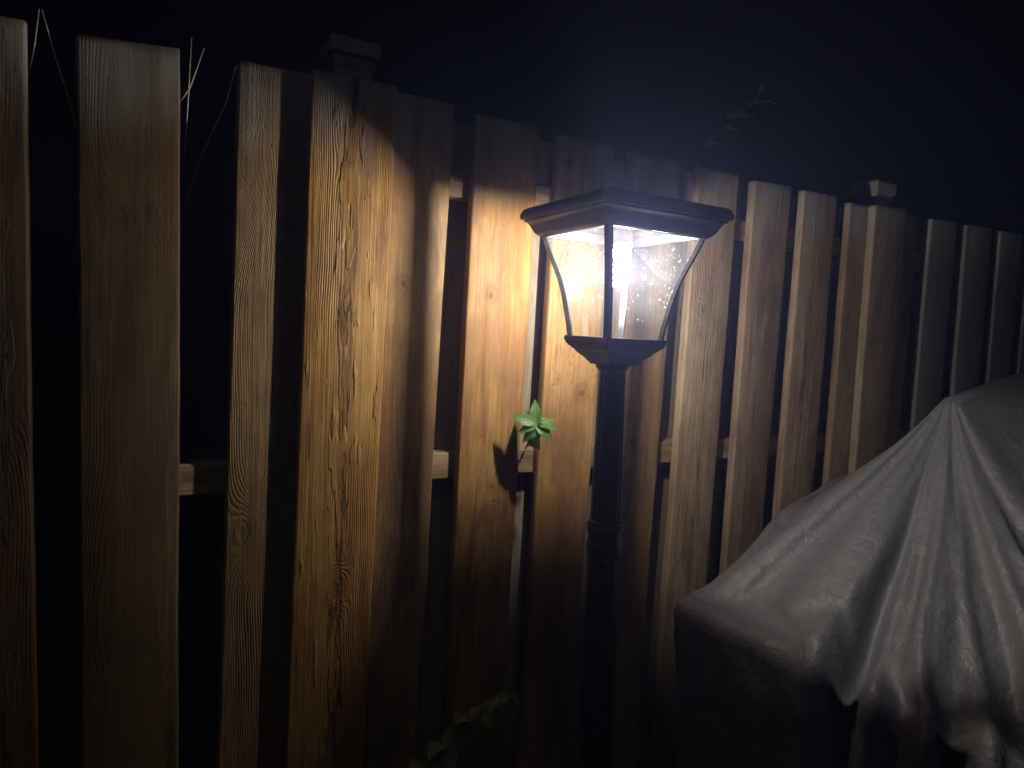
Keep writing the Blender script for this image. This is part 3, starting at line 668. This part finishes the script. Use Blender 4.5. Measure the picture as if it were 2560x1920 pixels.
# low vine in the shade below the lamp
vine = tag(empty('low_vine', (0.38, 1.0, 0.0)), 'dim dark-leaved vine arching up at the bottom, below the lit boards', 'plant')
vp = [Vector(q) for q in ((0.38, 1.0, 0.0), (0.36, 1.0, 0.35), (0.375, 1.01, 0.58), (0.401, 1.02, 0.654), (0.455, 1.03, 0.683), (0.499, 1.04, 0.713), (0.535, 1.05, 0.734), (0.587, 1.06, 0.745), (0.64, 1.07, 0.742))]
bm = bmesh.new(); tube(bm, [q - Vector((0.38, 1.0, 0.0)) for q in vp], [0.004, 0.0035, 0.003, 0.003, 0.0027, 0.0024, 0.002, 0.0016, 0.0012], 7)
new_obj('stem', bm, M_STEM, vine, smooth=True)
lm3 = leaf_mesh(0.066, 0.0185, 0.3, 0.25)
rv = random.Random(3)
for k in range(28):
    t = 2.6 + 5.4 * k / 27; i = min(int(t), len(vp) - 2); q = vp[i].lerp(vp[i + 1], t - i)
    sd_ = 1 if k % 2 else -1
    put_leaf(lm3, M_LEAF_DARK, vine, q, scr(0.35 * sd_ + rv.uniform(-0.3, 0.4), -0.75 + rv.uniform(-0.2, 0.45) if sd_ > 0 else 0.15 + rv.uniform(-0.5, 0.2), 0.45 + rv.uniform(-0.2, 0.3)), up=scr(0.1, 0.9, 0.4), scale=rv.uniform(0.5, 1.0), roll=rv.uniform(-0.5, 0.5))
# dry grass stems standing between the boards at the far left
GY = YF + 0.012
for k, (ax_, az_, bx_, bz_, lab) in enumerate([
        (-0.1345, 1.808, -0.1255, 1.866, 'pale dry grass stem leaning right, left of the pair by the leftmost gap'),
        (-0.1085, 1.812, -0.1225, 1.866, 'thin dry grass stem leaning left, right of the pair by the leftmost gap'),
        (0.0675, 1.790, 0.0700, 1.876, 'brightest upright dry grass stem just right of the second board'),
        (0.0700, 1.806, 0.0880, 1.864, 'faint dry grass stem slanting right, beside the brightest stem'),
        (0.1240, 1.795, 0.1350, 1.848, 'short faint dry grass stem just left of the third, narrow-looking board')]):
    hx_ = (-0.170, -0.045, 0.030, 0.030, 0.035)[k]     # lower part stands hidden behind a board
    base = Vector((hx_, GY + 0.046, 0.0))
    bm = bmesh.new(); tube(bm, [Vector((0, 0, 0)), Vector((hx_, GY + 0.046, 1.0)) - base, Vector((hx_, GY + 0.046, az_ - 0.28)) - base, Vector((ax_ - (bx_ - ax_) * (3.0 if k in (0, 3, 4) else 1.2), GY + 0.045, az_ - (bz_ - az_) * (1.6 if k in (0, 3, 4) else 1.1))) - base, Vector((ax_, GY + 0.010, az_)) - base, Vector((bx_, GY - 0.010, bz_)) - base], [0.0009, 0.0007, 0.0005, 0.0005, 0.0011, 0.0006], 5)
    tag(new_obj('dry_grass_stem', bm, M_STRAW, loc=base, smooth=True), lab, 'grass stem', 'dry grass stems by the left boards')

# ------------------------------------------------------------------ added haze volume, imitates lens glare round the lamp
if HAZE > 0:
    hm = bpy.data.materials.new('glare_haze'); hm.use_nodes = True
    ht = hm.node_tree; ht.nodes.remove(ht.nodes['Principled BSDF'])
    pv = ht.nodes.new('ShaderNodeVolumePrincipled'); pv.inputs['Color'].default_value = (0.40, 0.46, 1.0, 1); pv.inputs['Density'].default_value = HAZE; pv.inputs['Anisotropy'].default_value = 0.72
    ht.links.new(pv.outputs[0], ht.nodes['Material Output'].inputs['Volume'])
    bm = bmesh.new(); box(bm, -160, 160, -160, 160, -1.0, 4.0)
    tag(new_obj('haze', bm, hm), 'faint added haze imitating lens glare around the lit lamp', 'haze', kind='stuff')
